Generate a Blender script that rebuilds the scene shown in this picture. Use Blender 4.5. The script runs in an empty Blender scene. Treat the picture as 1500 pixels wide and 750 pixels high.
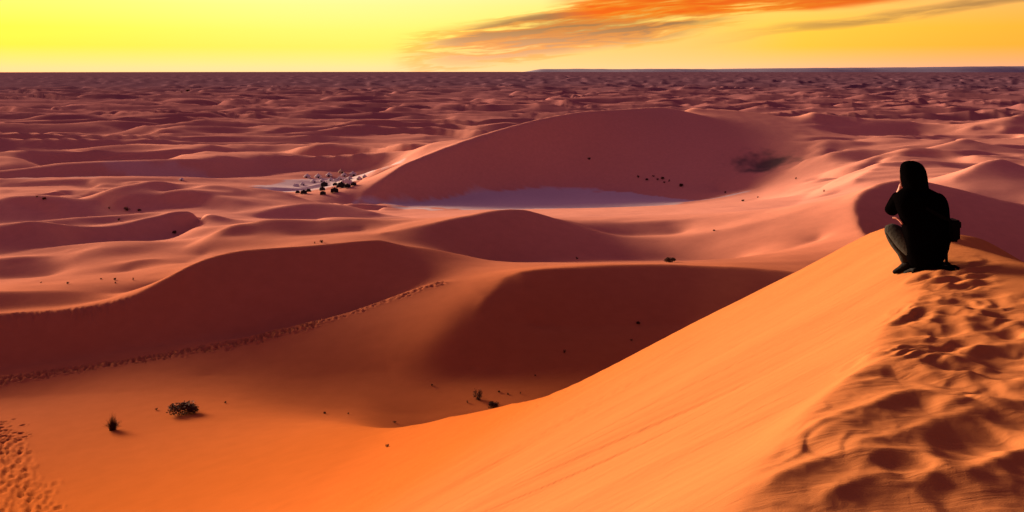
import bpy, bmesh, math, random
import numpy as np
from mathutils import Vector, Matrix

scene = bpy.context.scene
COL = scene.collection
R = math.radians

# ------------------------------------------------------------------ camera
F, CX, EYE = 1441.0, 750.0, 100.0          # focal length and eye-level row, in photograph pixels
cam_d = bpy.data.cameras.new('camera')
cam = bpy.data.objects.new('camera', cam_d)
COL.objects.link(cam)
cam.location = (0, 0, 0)
cam.rotation_euler = (R(90), 0, 0)
cam_d.sensor_width = 36.0
cam_d.lens = 36.0 * F / 1500.0
cam_d.shift_y = -(375.0 - EYE) / 1500.0
cam_d.clip_start = 0.1
cam_d.clip_end = 80000
scene.camera = cam

# ------------------------------------------------------------------ light
SUN_AZ, SUN_EL = R(-42), R(4.2)           # azimuth from straight ahead, negative is to the left
sun_dir = Vector((math.sin(SUN_AZ) * math.cos(SUN_EL), math.cos(SUN_AZ) * math.cos(SUN_EL), math.sin(SUN_EL)))
sl = bpy.data.lights.new('sun', 'SUN')
sl.energy = 5.0
sl.angle = R(22)
sl.color = (1.0, 0.67, 0.44)
so = bpy.data.objects.new('sun', sl)
so.rotation_euler = sun_dir.to_track_quat('Z', 'Y').to_euler()
so.location = (-60, 80, 60)
COL.objects.link(so)

scene.view_settings.view_transform = 'Standard'
scene.view_settings.look = 'None'
scene.view_settings.gamma = 1.0
scene.view_settings.use_curve_mapping = False
scene.view_settings.exposure = 1.9


class NT:
    """tiny helper for writing node trees"""
    def __init__(self, tree):
        self.t = tree
        self.n = tree.nodes
        self.n.clear()

    def node(self, kind, **kw):
        n = self.n.new(kind)
        for k, v in kw.items():
            setattr(n, k, v)
        return n

    def link(self, a, b):
        self.t.links.new(a, b)

    def put(self, sock, v):
        if isinstance(v, bpy.types.NodeSocket):
            self.link(v, sock)
        elif v is not None:
            sock.default_value = v

    def math(self, op, a, b=None, c=None, clamp=False):
        n = self.node('ShaderNodeMath', operation=op, use_clamp=clamp)
        for i, v in enumerate((a, b, c)):
            self.put(n.inputs[i], v)
        return n.outputs[0]

    def mix(self, fac, a, b, mode='MIX'):
        n = self.node('ShaderNodeMix', data_type='RGBA', blend_type=mode)
        self.put(n.inputs[0], fac)
        for i, v in ((6, a), (7, b)):
            if isinstance(v, tuple) and len(v) == 3:
                v = v + (1.0,)
            self.put(n.inputs[i], v)
        return n.outputs[2]

    def smooth(self, x, a, b, lo=0.0, hi=1.0):
        n = self.node('ShaderNodeMapRange', interpolation_type='SMOOTHSTEP')
        self.put(n.inputs[0], x)
        for i, v in ((1, a), (2, b), (3, lo), (4, hi)):
            n.inputs[i].default_value = v
        return n.outputs[0]

    def noise(self, vec, scale, detail=2.0, rough=0.5, dist=0.0):
        n = self.node('ShaderNodeTexNoise')
        if vec is not None:
            self.link(vec, n.inputs['Vector'])
        n.inputs['Scale'].default_value = scale
        n.inputs['Detail'].default_value = detail
        n.inputs['Roughness'].default_value = rough
        n.inputs['Distortion'].default_value = dist
        return n.outputs['Fac']

    def xyz(self, x, y, z):
        n = self.node('ShaderNodeCombineXYZ')
        for i, v in enumerate((x, y, z)):
            self.put(n.inputs[i], v)
        return n.outputs[0]


# ------------------------------------------------------------------ sky
world = bpy.data.worlds.new('World')
scene.world = world
world.use_nodes = True
w = NT(world.node_tree)
sky = w.node('ShaderNodeTexSky', sky_type='NISHITA')
sky.sun_disc = False
sky.sun_elevation = SUN_EL
sky.sun_rotation = SUN_AZ
sky.altitude = 800
sky.air_density = 2.0
sky.dust_density = 6.0
sky.ozone_density = 1.0
tc = w.node('ShaderNodeTexCoord')
sep = w.node('ShaderNodeSeparateXYZ')
w.link(tc.outputs['Generated'], sep.inputs[0])
el = w.math('MULTIPLY', w.math('ARCSINE', sep.outputs[2]), 180 / math.pi)            # degrees above the horizon
az = w.math('MULTIPLY', w.math('ARCTAN2', sep.outputs[0], sep.outputs[1]), 180 / math.pi)
# the air is full of fine dust: a wide glow lies along the horizon on the sun's side and dies away upwards and behind
ramp = w.node('ShaderNodeValToRGB')
w.link(w.math('DIVIDE', el, 40.0, clamp=True), ramp.inputs[0])
e = ramp.color_ramp.elements
e[0].position = 0.0
e[0].color = (1.0, 0.62, 0.26, 1)
e[1].position = 1.0
e[1].color = (0.55, 0.40, 0.42, 1)
for p, c in ((0.008, (1.0, 0.66, 0.20, 1)), (0.030, (1.0, 0.71, 0.055, 1)), (0.055, (1.0, 0.79, 0.06, 1)), (0.09, (1.0, 0.86, 0.16, 1)), (0.13, (1.0, 0.93, 0.45, 1)), (0.35, (1.0, 0.75, 0.55, 1))):
    x = e.new(p)
    x.color = c
daz = w.math('DIVIDE', w.math('ADD', az, 12.0), 72.0)
side = w.math('POWER', math.e, w.math('MULTIPLY', w.math('MULTIPLY', daz, daz), -1.0))
up = w.math('POWER', math.e, w.math('DIVIDE', w.math('MAXIMUM', el, 0.0), -17.0))
glow = w.math('MULTIPLY', w.math('MULTIPLY', side, up), 3.4)
amber = w.mix(w.smooth(az, -4, 30), (1.0, 1.0, 1.0), (1.12, 0.74, 0.95))
gcol = w.mix(1.0, w.mix(1.0, ramp.outputs[0], amber, 'MULTIPLY'), glow, 'MULTIPLY')
warm = w.mix(1.0, gcol, w.mix(1.0, sky.outputs[0], (0.53, 0.18, 0.43), 'MULTIPLY'), 'ADD')
# the brightest part of the glow
hd = w.math('ADD', w.math('POWER', w.math('DIVIDE', w.math('ADD', az, 8.0), 15.0), 2.0), w.math('POWER', w.math('DIVIDE', w.math('SUBTRACT', el, 5.5), 4.0), 2.0))
hot = w.math('POWER', math.e, w.math('MULTIPLY', hd, -1.0))
warm = w.mix(w.math('MULTIPLY', hot, 0.45), warm, w.mix(1.0, (1.0, 0.97, 0.52), glow, 'MULTIPLY'))
# cloud streaks
wob = w.noise(w.xyz(w.math('MULTIPLY', az, 0.10), w.math('MULTIPLY', el, 0.5), 3.0), 1.0, 3.0)
elw = w.math('ADD', el, w.math('MULTIPLY', w.math('SUBTRACT', wob, 0.5), 1.1))
tilt = w.math('SUBTRACT', elw, w.math('MULTIPLY', az, 0.085))
streak = w.noise(w.xyz(w.math('MULTIPLY', az, 0.20), w.math('MULTIPLY', tilt, 2.3), 4.0), 1.0, 6.0, 0.58)


def bump(x, c, r):
    d = w.math('DIVIDE', w.math('SUBTRACT', x, c), r)
    return w.math('MAXIMUM', w.math('SUBTRACT', 1.0, w.math('MULTIPLY', d, d)), 0.0)


# dark bank
m1 = w.math('MULTIPLY', bump(az, 3.8, 11.0), bump(w.math('SUBTRACT', elw, w.math('MULTIPLY', az, 0.15)), 1.75, 1.6))
c1 = w.math('MULTIPLY', w.smooth(w.math('ADD', streak, w.math('MULTIPLY', m1, 0.24)), 0.44, 0.72), w.smooth(m1, 0.0, 0.65))
# red lit bank above it, going up out of the frame
m2 = w.math('MULTIPLY', bump(az, 13.0, 11.5), bump(w.math('SUBTRACT', elw, w.math('MULTIPLY', az, 0.05)), 3.35, 1.15))
c2 = w.math('MULTIPLY', w.smooth(streak, 0.26, 0.50), w.smooth(m2, 0.0, 0.5))
# thin brown streak
d3 = w.math('SUBTRACT', elw, w.math('ADD', 1.55, w.math('MULTIPLY', w.math('SUBTRACT', az, 11.0), 0.125)))
c3 = w.math('MULTIPLY', bump(d3, 0.0, 0.36), w.math('MULTIPLY', w.smooth(az, 9, 20), w.smooth(az, 40, 30)))
c3 = w.math('MULTIPLY', c3, w.smooth(streak, 0.25, 0.6))
veil = w.math('MULTIPLY', bump(az, 4.0, 13.0), bump(w.math('SUBTRACT', elw, w.math('MULTIPLY', az, 0.06)), 0.7, 1.9))
warm = w.mix(w.math('MULTIPLY', w.smooth(veil, 0.0, 1.0), 0.6), warm, w.mix(1.0, (1.0, 0.54, 0.22), glow, 'MULTIPLY'))
col = w.mix(w.math('MULTIPLY', c1, 0.92), warm, w.mix(1.0, w.mix(w.smooth(el, 0.6, 2.8), (0.74, 0.36, 0.17), (0.36, 0.16, 0.065)), glow, 'MULTIPLY'))
edge = w.math('MULTIPLY', w.smooth(m1, 0.0, 0.25), bump(streak, 0.47, 0.07))
col = w.mix(w.math('MULTIPLY', edge, 0.42), col, w.mix(1.0, (1.0, 0.30, 0.03), glow, 'MULTIPLY'))
col = w.mix(w.math('MULTIPLY', c2, 0.95), col, w.mix(1.0, w.mix(w.smooth(streak, 0.35, 0.6), (1.0, 0.34, 0.02), (1.0, 0.15, 0.008)), glow, 'MULTIPLY'))
col = w.mix(w.math('MULTIPLY', c3, 0.75), col, w.mix(1.0, (0.42, 0.22, 0.08), glow, 'MULTIPLY'))
bg = w.node('ShaderNodeBackground')
w.link(col, bg.inputs[0])
bg.inputs[1].default_value = 0.10
wo = w.node('ShaderNodeOutputWorld')
w.link(bg.outputs[0], wo.inputs[0])


# ------------------------------------------------------------------ numeric helpers
def pos(px, py, Y):
    """a point at depth Y (metres ahead) that the plan of the place puts there"""
    return ((px - CX) / F * Y, Y, -(py - EYE) / F * Y)


_rng = np.random.RandomState(7)
_perm = np.concatenate([_rng.permutation(1024)] * 3)
_ang = _rng.rand(1024) * 2 * np.pi
_gx, _gy = np.cos(_ang), np.sin(_ang)


def perlin(x, y):
    xi = np.floor(x).astype(np.int64)
    yi = np.floor(y).astype(np.int64)
    xf, yf = x - xi, y - yi
    u = xf * xf * xf * (xf * (xf * 6 - 15) + 10)
    v = yf * yf * yf * (yf * (yf * 6 - 15) + 10)

    def g(ix, iy, fx, fy):
        h = _perm[_perm[ix & 1023] + (iy & 1023)]
        return _gx[h] * fx + _gy[h] * fy
    a = g(xi, yi, xf, yf)
    b = g(xi + 1, yi, xf - 1, yf)
    c = g(xi, yi + 1, xf, yf - 1)
    d = g(xi + 1, yi + 1, xf - 1, yf - 1)
    return (a + u * (b - a) + v * (c - a) + u * v * (a - b - c + d)) * 1.5


def sstep(x, a, b):
    t = np.clip((x - a) / (b - a), 0, 1)
    return t * t * (3 - 2 * t)


def srelu(x, k):
    """soft max(x, 0)"""
    return 0.5 * (x + np.sqrt(x * x + k * k))


def smax(a, b, k):
    h = np.maximum(k - np.abs(a - b), 0.0) / k
    return np.maximum(a, b) + h * h * h * k / 6.0


# ------------------------------------------------------------------ the dunes: crest lines and toe lines
# each entry: (photo column, photo row, metres ahead); heights follow from the three
LINES = [  # unseen left ends of the near crests lowered so sunlight reaches the valley
    # floor of the near valley
    [(-300, 606, 62), (0, 600, 61), (200, 600, 59), (400, 612, 56), (600, 608, 55), (750, 600, 54), (900, 598, 54), (1100, 590, 54.5)],
    [(300, 560, 62.5), (400, 560, 61.3), (500, 552, 61.5), (600, 550, 60.5), (700, 545, 60.2), (800, 540, 60), (1000, 535, 60.5)],
    [(780, 480, 65.5), (900, 478, 66), (1000, 476, 66.5)],
    # low crest with the trail
    [(-400, 590, 62), (-80, 568, 63), (0, 557, 64), (100, 543, 65.5), (200, 527, 66.5), (300, 507, 67.5), (400, 485, 68.5), (500, 460, 69.5), (600, 427, 71.5), (645, 410, 72.5)],
    [(-80, 550, 66), (0, 545, 66.5), (100, 530, 68), (200, 515, 69), (300, 500, 70.5), (400, 492, 73), (500, 472, 74.5), (570, 445, 75.5)],
    # spur and crest of the dark middle dune
    [(640, 505, 61), (675, 468, 64), (705, 438, 66.5), (728, 415, 68.5), (738, 400, 70.5), (765, 393, 71.5), (800, 390, 72), (900, 387, 74), (1000, 388, 75), (1110, 394, 75), (1230, 402, 74)],
    # long crest above the trail
    [(-420, 548, 70), (-260, 515, 70), (-90, 475, 70.5), (0, 460, 71), (60, 457, 71.5), (130, 450, 72), (190, 436, 73), (230, 415, 74.5), (270, 393, 76), (300, 378, 78), (350, 367, 80), (420, 362, 81), (500, 355, 82), (560, 349, 83), (600, 356, 84), (650, 366, 86), (700, 379, 87), (735, 391, 88)],
    # shallow ripples of dunes on the left
    [(-90, 454, 74), (0, 452, 74.5), (100, 446, 75), (160, 438, 76)],
    [(-420, 500, 77), (-200, 455, 76), (-90, 434, 77), (0, 427, 77.5), (100, 427, 78), (180, 430, 78.5), (230, 422, 80)],
    [(-90, 407, 93), (0, 407, 93), (70, 405, 93)],
    [(-420, 440, 97), (-200, 405, 97), (0, 378, 97.5), (50, 373, 99), (85, 371, 101), (105, 363, 104)],
    [(190, 399, 90.5), (160, 402, 89)],
    [(165, 394, 91.5), (200, 380, 93.5), (228, 376, 95)],
    [(270, 385, 93), (300, 370, 100)],
    [(-90, 372, 107), (0, 371, 108), (90, 366, 112), (130, 353, 118), (180, 352, 120), (250, 347, 124), (310, 333, 130)],
    [(-420, 385, 115), (-200, 360, 114), (0, 334, 114), (60, 329, 116.5), (120, 327, 120), (180, 325, 123), (215, 314, 126), (250, 308, 128), (290, 310, 128), (320, 318, 127), (337, 325, 126)],
    [(-90, 328, 150), (0, 326, 150), (100, 324, 150), (180, 320, 150)],
    [(-90, 295, 158), (0, 291, 158.5), (60, 288, 159.2), (130, 284, 160), (190, 273, 163), (260, 262, 170), (330, 264, 171), (380, 272, 169), (430, 284, 166)],
    [(240, 300, 156), (300, 304, 152), (350, 311, 146)],
    [(245, 284, 159), (300, 283, 157), (350, 292, 152.5), (400, 303, 150)],
    [(250, 282, 164), (300, 281, 164), (350, 286, 160)],
    [(380, 321, 141), (450, 321, 142), (540, 322, 141)],
    [(365, 316, 141.5), (400, 305, 145), (450, 296, 148), (500, 299, 148), (545, 310, 144)],
    [(430, 347, 105), (480, 347, 106), (530, 343, 107)],
    [(380, 327, 109.5), (430, 323, 110), (500, 318, 110.8), (530, 320, 110.8), (560, 328, 109)],
    [(335, 351, 105), (370, 349, 105)],
    [(318, 341, 107), (350, 333, 108), (376, 336, 107.5)],
    # middle dune with the pointed top, and its long saddle to the right
    [(620, 362, 90), (660, 373, 93), (700, 384, 96), (740, 393, 97), (800, 382, 99), (850, 378, 101.5), (900, 381, 102), (980, 383, 101), (1080, 386, 96)],
    [(560, 340, 99), (575, 337, 100), (600, 333, 101), (650, 323, 103), (700, 312, 106), (740, 303, 108.5), (770, 302, 109.5), (800, 311, 110), (850, 331, 110), (900, 344, 109), (950, 347, 108), (1000, 345, 107), (1060, 336, 106), (1130, 321, 106), (1200, 302, 107), (1245, 286, 108), (1290, 268, 110), (1340, 262, 112), (1400, 275, 110), (1500, 301, 106), (1620, 325, 104)],
    [(1290, 268, 110), (1264, 279, 107), (1253, 295, 103), (1254, 312, 99), (1261, 332, 94), (1280, 362, 85)],
    [(1200, 352, 96), (1150, 365, 94)],
    [(1330, 388, 92), (1400, 391, 92), (1500, 403, 91), (1600, 410, 90)],
    [(840, 325, 114.5), (880, 326, 115.5), (930, 325, 115.7), (1000, 322, 115.5), (1060, 315, 116), (1110, 308, 118)],
    [(880, 343, 111.3), (930, 348, 111.3), (1000, 345, 111)],
    [(820, 317, 150), (900, 317, 150), (1000, 312, 145)],
    [(590, 326, 150), (560, 316, 200), (500, 312, 200)],
    # pan
    [(600, 313, 250), (700, 306, 280), (800, 305, 285), (900, 304, 283), (1000, 304, 260)],
    [(520, 304, 292), (560, 302, 300), (620, 296, 308), (700, 287, 322), (800, 281, 332), (900, 281, 330), (960, 288, 315), (1030, 297, 290)],
    # the big dune behind the pan
    [(515, 296, 300), (540, 278, 304), (570, 256, 310), (600, 236, 318), (650, 212, 330), (700, 195, 340), (750, 183, 348), (805, 171, 356), (850, 164, 362), (920, 159, 375), (970, 156, 388), (1010, 164, 385), (1060, 181, 375), (1110, 196, 362), (1160, 206, 350), (1210, 208, 338)],
    [(490, 285, 330), (540, 262, 350), (580, 240, 370), (640, 222, 420)],
    [(1050, 282, 312), (1110, 276, 290), (1100, 308, 200)],
    [(1110, 245, 330), (1150, 255, 300), (1180, 232, 300)],
    [(1150, 312, 130), (1200, 272, 220)],
    [(1010, 157, 420), (1060, 160, 430), (1100, 163, 430), (1150, 172, 415), (1190, 187, 385), (1225, 205, 350)],
    [(1168, 176, 424), (1192, 163, 414), (1215, 182, 402), (1237, 201, 386)],
    [(1192, 163, 414), (1260, 172, 411), (1330, 176, 406), (1345, 186, 400)],
    [(1240, 203, 388), (1300, 204, 382), (1340, 202, 390)],
    # dunes on the right
    [(1230, 212, 335), (1300, 210, 330), (1380, 207, 330), (1400, 205, 330)],
    [(1380, 196, 380), (1440, 181, 384), (1480, 171, 388), (1495, 166, 390), (1540, 182, 388)],
    [(1430, 200, 360), (1500, 198, 365)],
    [(1215, 222, 293), (1260, 218, 295), (1310, 220, 293)],
    [(1225, 238, 280), (1260, 237, 284), (1300, 235, 285)],
    [(1300, 226, 250), (1335, 221, 255), (1380, 213, 262), (1415, 202, 270), (1447, 210, 265), (1500, 223, 255), (1560, 235, 250)],
    [(1430, 222, 252), (1460, 229, 250), (1500, 238, 240)],
    [(1396, 261, 136), (1420, 250, 138), (1432, 240, 140), (1465, 231, 142), (1500, 243, 140), (1560, 257, 138)],
    [(1400, 285, 128), (1450, 296, 125), (1500, 312, 122)],
    [(1250, 262, 170), (1300, 240, 210), (1380, 240, 200)],
    # the plain around the camp
    [(-120, 279, 330), (0, 279, 330), (150, 279, 330), (300, 280, 332), (410, 283, 345)],
    [(425, 285, 355), (480, 270, 395), (540, 255, 430)],
]
PLAIN = -48.0

# ------------------------------------------------------------------ solve a membrane through those lines (angle x log distance)
TH0, TH1, DT = R(-42), R(42), R(0.2)
U0, U1 = math.log(2.0), math.log(3600.0)
NT_ = int(round((TH1 - TH0) / DT)) + 1
NU = int(round((U1 - U0) / DT)) + 1
acc = np.zeros((NU, NT_))
cnt = np.zeros((NU, NT_))


def put_points(P):
    th = np.arctan2(P[:, 0], P[:, 1])
    u = 0.5 * np.log(P[:, 0] ** 2 + P[:, 1] ** 2)
    i = np.rint((u - U0) / DT).astype(int)
    j = np.rint((th - TH0) / DT).astype(int)
    ok = (i >= 0) & (i < NU) & (j >= 0) & (j < NT_)
    np.add.at(acc, (i[ok], j[ok]), P[ok, 2])
    np.add.at(cnt, (i[ok], j[ok]), 1)


def dense(line, n=60):
    """smooth curve through the points of a line"""
    L = np.array([pos(*p) for p in line])
    if len(L) == 2:
        t = np.linspace(0, 1, n * 3)[:, None]
        return L[0] + (L[1] - L[0]) * t
    A = np.vstack([2 * L[0] - L[1], L, 2 * L[-1] - L[-2]])
    out = []
    for k in range(1, len(A) - 2):
        p0, p1, p2, p3 = A[k - 1], A[k], A[k + 1], A[k + 2]
        t = np.linspace(0, 1, n)[:, None]
        m1 = (p2 - p0) * 0.5 * 0.8
        m2 = (p3 - p1) * 0.5 * 0.8
        out.append((2 * t ** 3 - 3 * t ** 2 + 1) * p1 + (t ** 3 - 2 * t ** 2 + t) * m1 + (-2 * t ** 3 + 3 * t ** 2) * p2 + (t ** 3 - t ** 2) * m2)
    return np.vstack(out)


for ln in LINES:
    put_points(dense(ln))
# ground under the near dune, and the plain
tt = np.linspace(TH0, TH1, NT_ * 2)
for rr, zz in ((2.1, -21), (8, -21), (20, -20.8), (38, -20.6)):
    put_points(np.stack([np.sin(tt) * rr, np.cos(tt) * rr, np.full_like(tt, zz)], 1))
for rr in (560, 700, 1000, 1600, 2500, 3500):
    zz = PLAIN + (14.0 * sstep(tt, 0.05, 0.5)) * math.exp(-max(rr - 560, 0) / 350.0)
    put_points(np.stack([np.sin(tt) * rr, np.cos(tt) * rr, zz], 1))


def solve():
    levels = [(np.where(cnt > 0, acc / np.maximum(cnt, 1), 0.0), cnt > 0)]
    while min(levels[-1][0].shape) > 12:
        v, m = levels[-1]
        h, wd = v.shape
        h2, w2 = (h + 1) // 2, (wd + 1) // 2
        vs = np.zeros((h2 * 2, w2 * 2))
        ms = np.zeros((h2 * 2, w2 * 2))
        vs[:h, :wd] = v * m
        ms[:h, :wd] = m
        sv = vs.reshape(h2, 2, w2, 2).sum((1, 3))
        sm = ms.reshape(h2, 2, w2, 2).sum((1, 3))
        levels.append((np.where(sm > 0, sv / np.maximum(sm, 1), 0.0), sm > 0))
    z = None
    for v, m in reversed(levels):
        if z is None:
            z = np.full(v.shape, v[m].mean())
        else:
            z = np.repeat(np.repeat(z, 2, 0), 2, 1)[:v.shape[0], :v.shape[1]]
        z = np.where(m, v, z)
        its = 60 if z.size > 200000 else (160 if z.size > 20000 else 300)
        for _ in range(its):
            p = np.pad(z, 1, mode='edge')
            z = np.where(m, v, 0.25 * (p[:-2, 1:-1] + p[2:, 1:-1] + p[1:-1, :-2] + p[1:-1, 2:]))
    return z


zmem = solve()
# round the crests a little, as blown sand does
for _ in range(2):
    p = np.pad(zmem, 1, mode='edge')
    zmem = 0.5 * zmem + 0.125 * (p[:-2, 1:-1] + p[2:, 1:-1] + p[1:-1, :-2] + p[1:-1, 2:])

# some crests are blown round: blur those places more
soft = zmem.copy()
for _ in range(130):
    p = np.pad(soft, 1, mode='edge')
    soft = 0.2 * soft + 0.2 * (p[:-2, 1:-1] + p[2:, 1:-1] + p[1:-1, :-2] + p[1:-1, 2:])
UU = U0 + DT * np.arange(NU)[:, None]
TT = TH0 + DT * np.arange(NT_)[None, :]
XX, YY = np.exp(UU) * np.sin(TT), np.exp(UU) * np.cos(TT)
zone = np.zeros_like(zmem)
for cx_, cy_, rx_, ry_, k_ in ((-5.0, 63.5, 4.5, 8.0, 1.0), (-1.0, 69.5, 2.5, 4.0, 0.7), (10.0, 107.0, 16.0, 9.0, 0.35), (-8.0, 60.0, 14.0, 5.0, 0.8), (3.0, 70.5, 7.0, 5.0, 0.45), (-7.0, 87.0, 5.0, 6.0, 0.7), (20.0, 330.0, 60.0, 20.0, 0.4)):
    zone = np.maximum(zone, k_ * sstep(np.hypot((XX - cx_) / rx_, (YY - cy_) / ry_), 1.25, 0.45))
zmem = zmem * (1 - zone) + soft * zone


def bspline_matrix(t, n):
    """rows of cubic B-spline weights for sample positions t on n knots"""
    A = np.zeros((len(t), n), dtype=np.float32)
    t = np.clip(t, 0, n - 1.001)
    i = np.floor(t).astype(int)
    f = t - i
    w_ = ((1 - f) ** 3 / 6, (3 * f ** 3 - 6 * f ** 2 + 4) / 6, (-3 * f ** 3 + 3 * f ** 2 + 3 * f + 1) / 6, f ** 3 / 6)
    for k in range(4):
        np.add.at(A, (np.arange(len(t)), np.clip(i + k - 1, 0, n - 1)), w_[k])
    return A


def membrane(r, th):
    """tensor grid: r rows, th columns"""
    A = bspline_matrix((np.log(r) - U0) / DT, NU)
    B = bspline_matrix((th - TH0) / DT, NT_)
    return (A @ zmem.astype(np.float32) @ B.T).astype(np.float64)


# ------------------------------------------------------------------ the near dune
CR = np.array([3.3, 8.0])
CD = np.array([0.479, 0.878])              # direction of the near crest
CN = np.array([-0.878, 0.479])             # down the slip face


def gauss(x, s):
    return np.exp(-0.5 * (x / s) ** 2)


def seg_dist(x, y, pts):
    """distance to a polyline, signed side and position along it"""
    best = np.full(x.shape, 1e9)
    side = np.zeros(x.shape)
    along = np.zeros(x.shape)
    s0 = 0.0
    for (ax, ay), (bx, by) in zip(pts[:-1], pts[1:]):
        dx, dy = bx - ax, by - ay
        L = math.hypot(dx, dy)
        t = np.clip(((x - ax) * dx + (y - ay) * dy) / (L * L), 0, 1)
        qx, qy = ax + t * dx, ay + t * dy
        d = np.hypot(x - qx, y - qy)
        near = d < best
        best = np.where(near, d, best)
        side = np.where(near, ((x - ax) * dy - (y - ay) * dx) / L, side)
        along = np.where(near, s0 + t * L, along)
        s0 += L
    return best, side, along / s0


def on_ridge(px, py, z=-1.66):
    Y = -z * F / (py - EYE)
    return ((px - CX) / F * Y, Y)


# soft crests trodden and blown into the near ridge: polyline, height, width away from and towards the viewer
RIDGES = [
    ([on_ridge(*p) for p in ((1138, 632), (1190, 592), (1240, 563), (1285, 541), (1345, 553), (1420, 585), (1500, 598))], 0.10, 0.20, 0.30),
    ([on_ridge(*p) for p in ((1140, 680), (1200, 652), (1270, 628), (1332, 600), (1390, 618), (1450, 627), (1520, 632))], 0.12, 0.16, 0.24),
    ([on_ridge(*p) for p in ((1180, 690), (1270, 678), (1340, 660), (1375, 636), (1440, 656), (1520, 678))], 0.055, 0.13, 0.13),
    ([on_ridge(*p) for p in ((1090, 740), (1160, 708), (1240, 690), (1330, 700), (1420, 735))], 0.075, 0.11, 0.16),
    ([on_ridge(*p) for p in ((1180, 765), (1260, 730), (1330, 722), (1400, 750))], 0.06, 0.09, 0.14),
    ([on_ridge(*p) for p in ((1400, 745), (1450, 712), (1530, 690))], 0.06, 0.10, 0.16),
    ([on_ridge(*p) for p in ((1262, 538), (1288, 518), (1330, 532), (1400, 548))], 0.06, 0.10, 0.12),
    ([on_ridge(*p) for p in ((1270, 508), (1340, 506), (1400, 520), (1470, 540))], 0.035, 0.09, 0.12),
    ([on_ridge(*p) for p in ((1300, 455), (1360, 462), (1430, 480))], 0.04, 0.10, 0.13),
]
PITS = [on_ridge(*p) + (q,) for *p, q in ((1445, 672, 1.5), (1340, 618, 1.0), (1478, 545, 1.2), (1395, 520, 1.1), (1420, 718, 0.9), (1250, 518, 0.6), (1460, 500, 1.1), (1330, 478, 0.9), (1345, 466, 1.0), (1470, 478, 1.0), (1385, 495, 0.9), (1320, 715, 0.9))]


def smooth_line(pts, it=2):
    for _ in range(it):
        out = [pts[0]]
        for (ax, ay), (bx, by) in zip(pts[:-1], pts[1:]):
            out += [(0.75 * ax + 0.25 * bx, 0.75 * ay + 0.25 * by), (0.25 * ax + 0.75 * bx, 0.25 * ay + 0.75 * by)]
        pts = out + [pts[-1]]
    return pts


def near_dune(x, y):
    dx, dy = x - CR[0], y - CR[1]
    wig = 0.10 * np.sin(y * 1.1 + 0.6) + 0.05 * np.sin(y * 2.7)
    s = CN[0] * dx + CN[1] * dy + wig * np.exp(-(y / 12.0) ** 2)
    z = -1.61 + 0.0 * x
    sl_ = srelu(s, 0.10)
    # slip face: straight, then a concave toe
    far = srelu(sl_ - 10.0, 2.0)
    z = z - 0.64 * (sl_ - far) - 0.64 * 22.0 * (1 - np.exp(-far / 22.0))
    z = z - 0.10 * srelu(s - 50.0, 6.0)
    d = srelu(-s, 0.10)
    z = z + 0.09 * d - 0.55 * srelu(d - 1.3 - 1.3 * sstep(y, 4.8, 7.2), 0.30)
    # right brow behind the top
    dist, side, al = seg_dist(x, y, [(4.35, 5.5), (4.22, 9.6), (6.5, 17.6)])
    z = z - 0.7 * srelu(np.sign(side) * dist, 0.12) * sstep(y, 5.5, 8.0)
    # far brow, swinging away to the left
    ycut = np.interp(x, [-60, -33, -24, -16, -9.6, -5.5, -4.0, -2.3, -1.15, 0, .45, .85, 1.5, 2.3, 3.7, 5.2, 6.8], [90, 66.5, 60, 54, 47.5, 43, 41, 37.7, 34, 29.9, 27.2, 24.8, 22.8, 22, 21, 18.8, 18.2])
    z = z - (0.6 - 0.28 * sstep(x, -0.5, -9) - 0.24 * sstep(x, -9, -26)) * srelu(y - ycut, 0.8 + 3.5 * sstep(x, 0.5, -6.0))
    # broad softness
    return z, s, d


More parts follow.
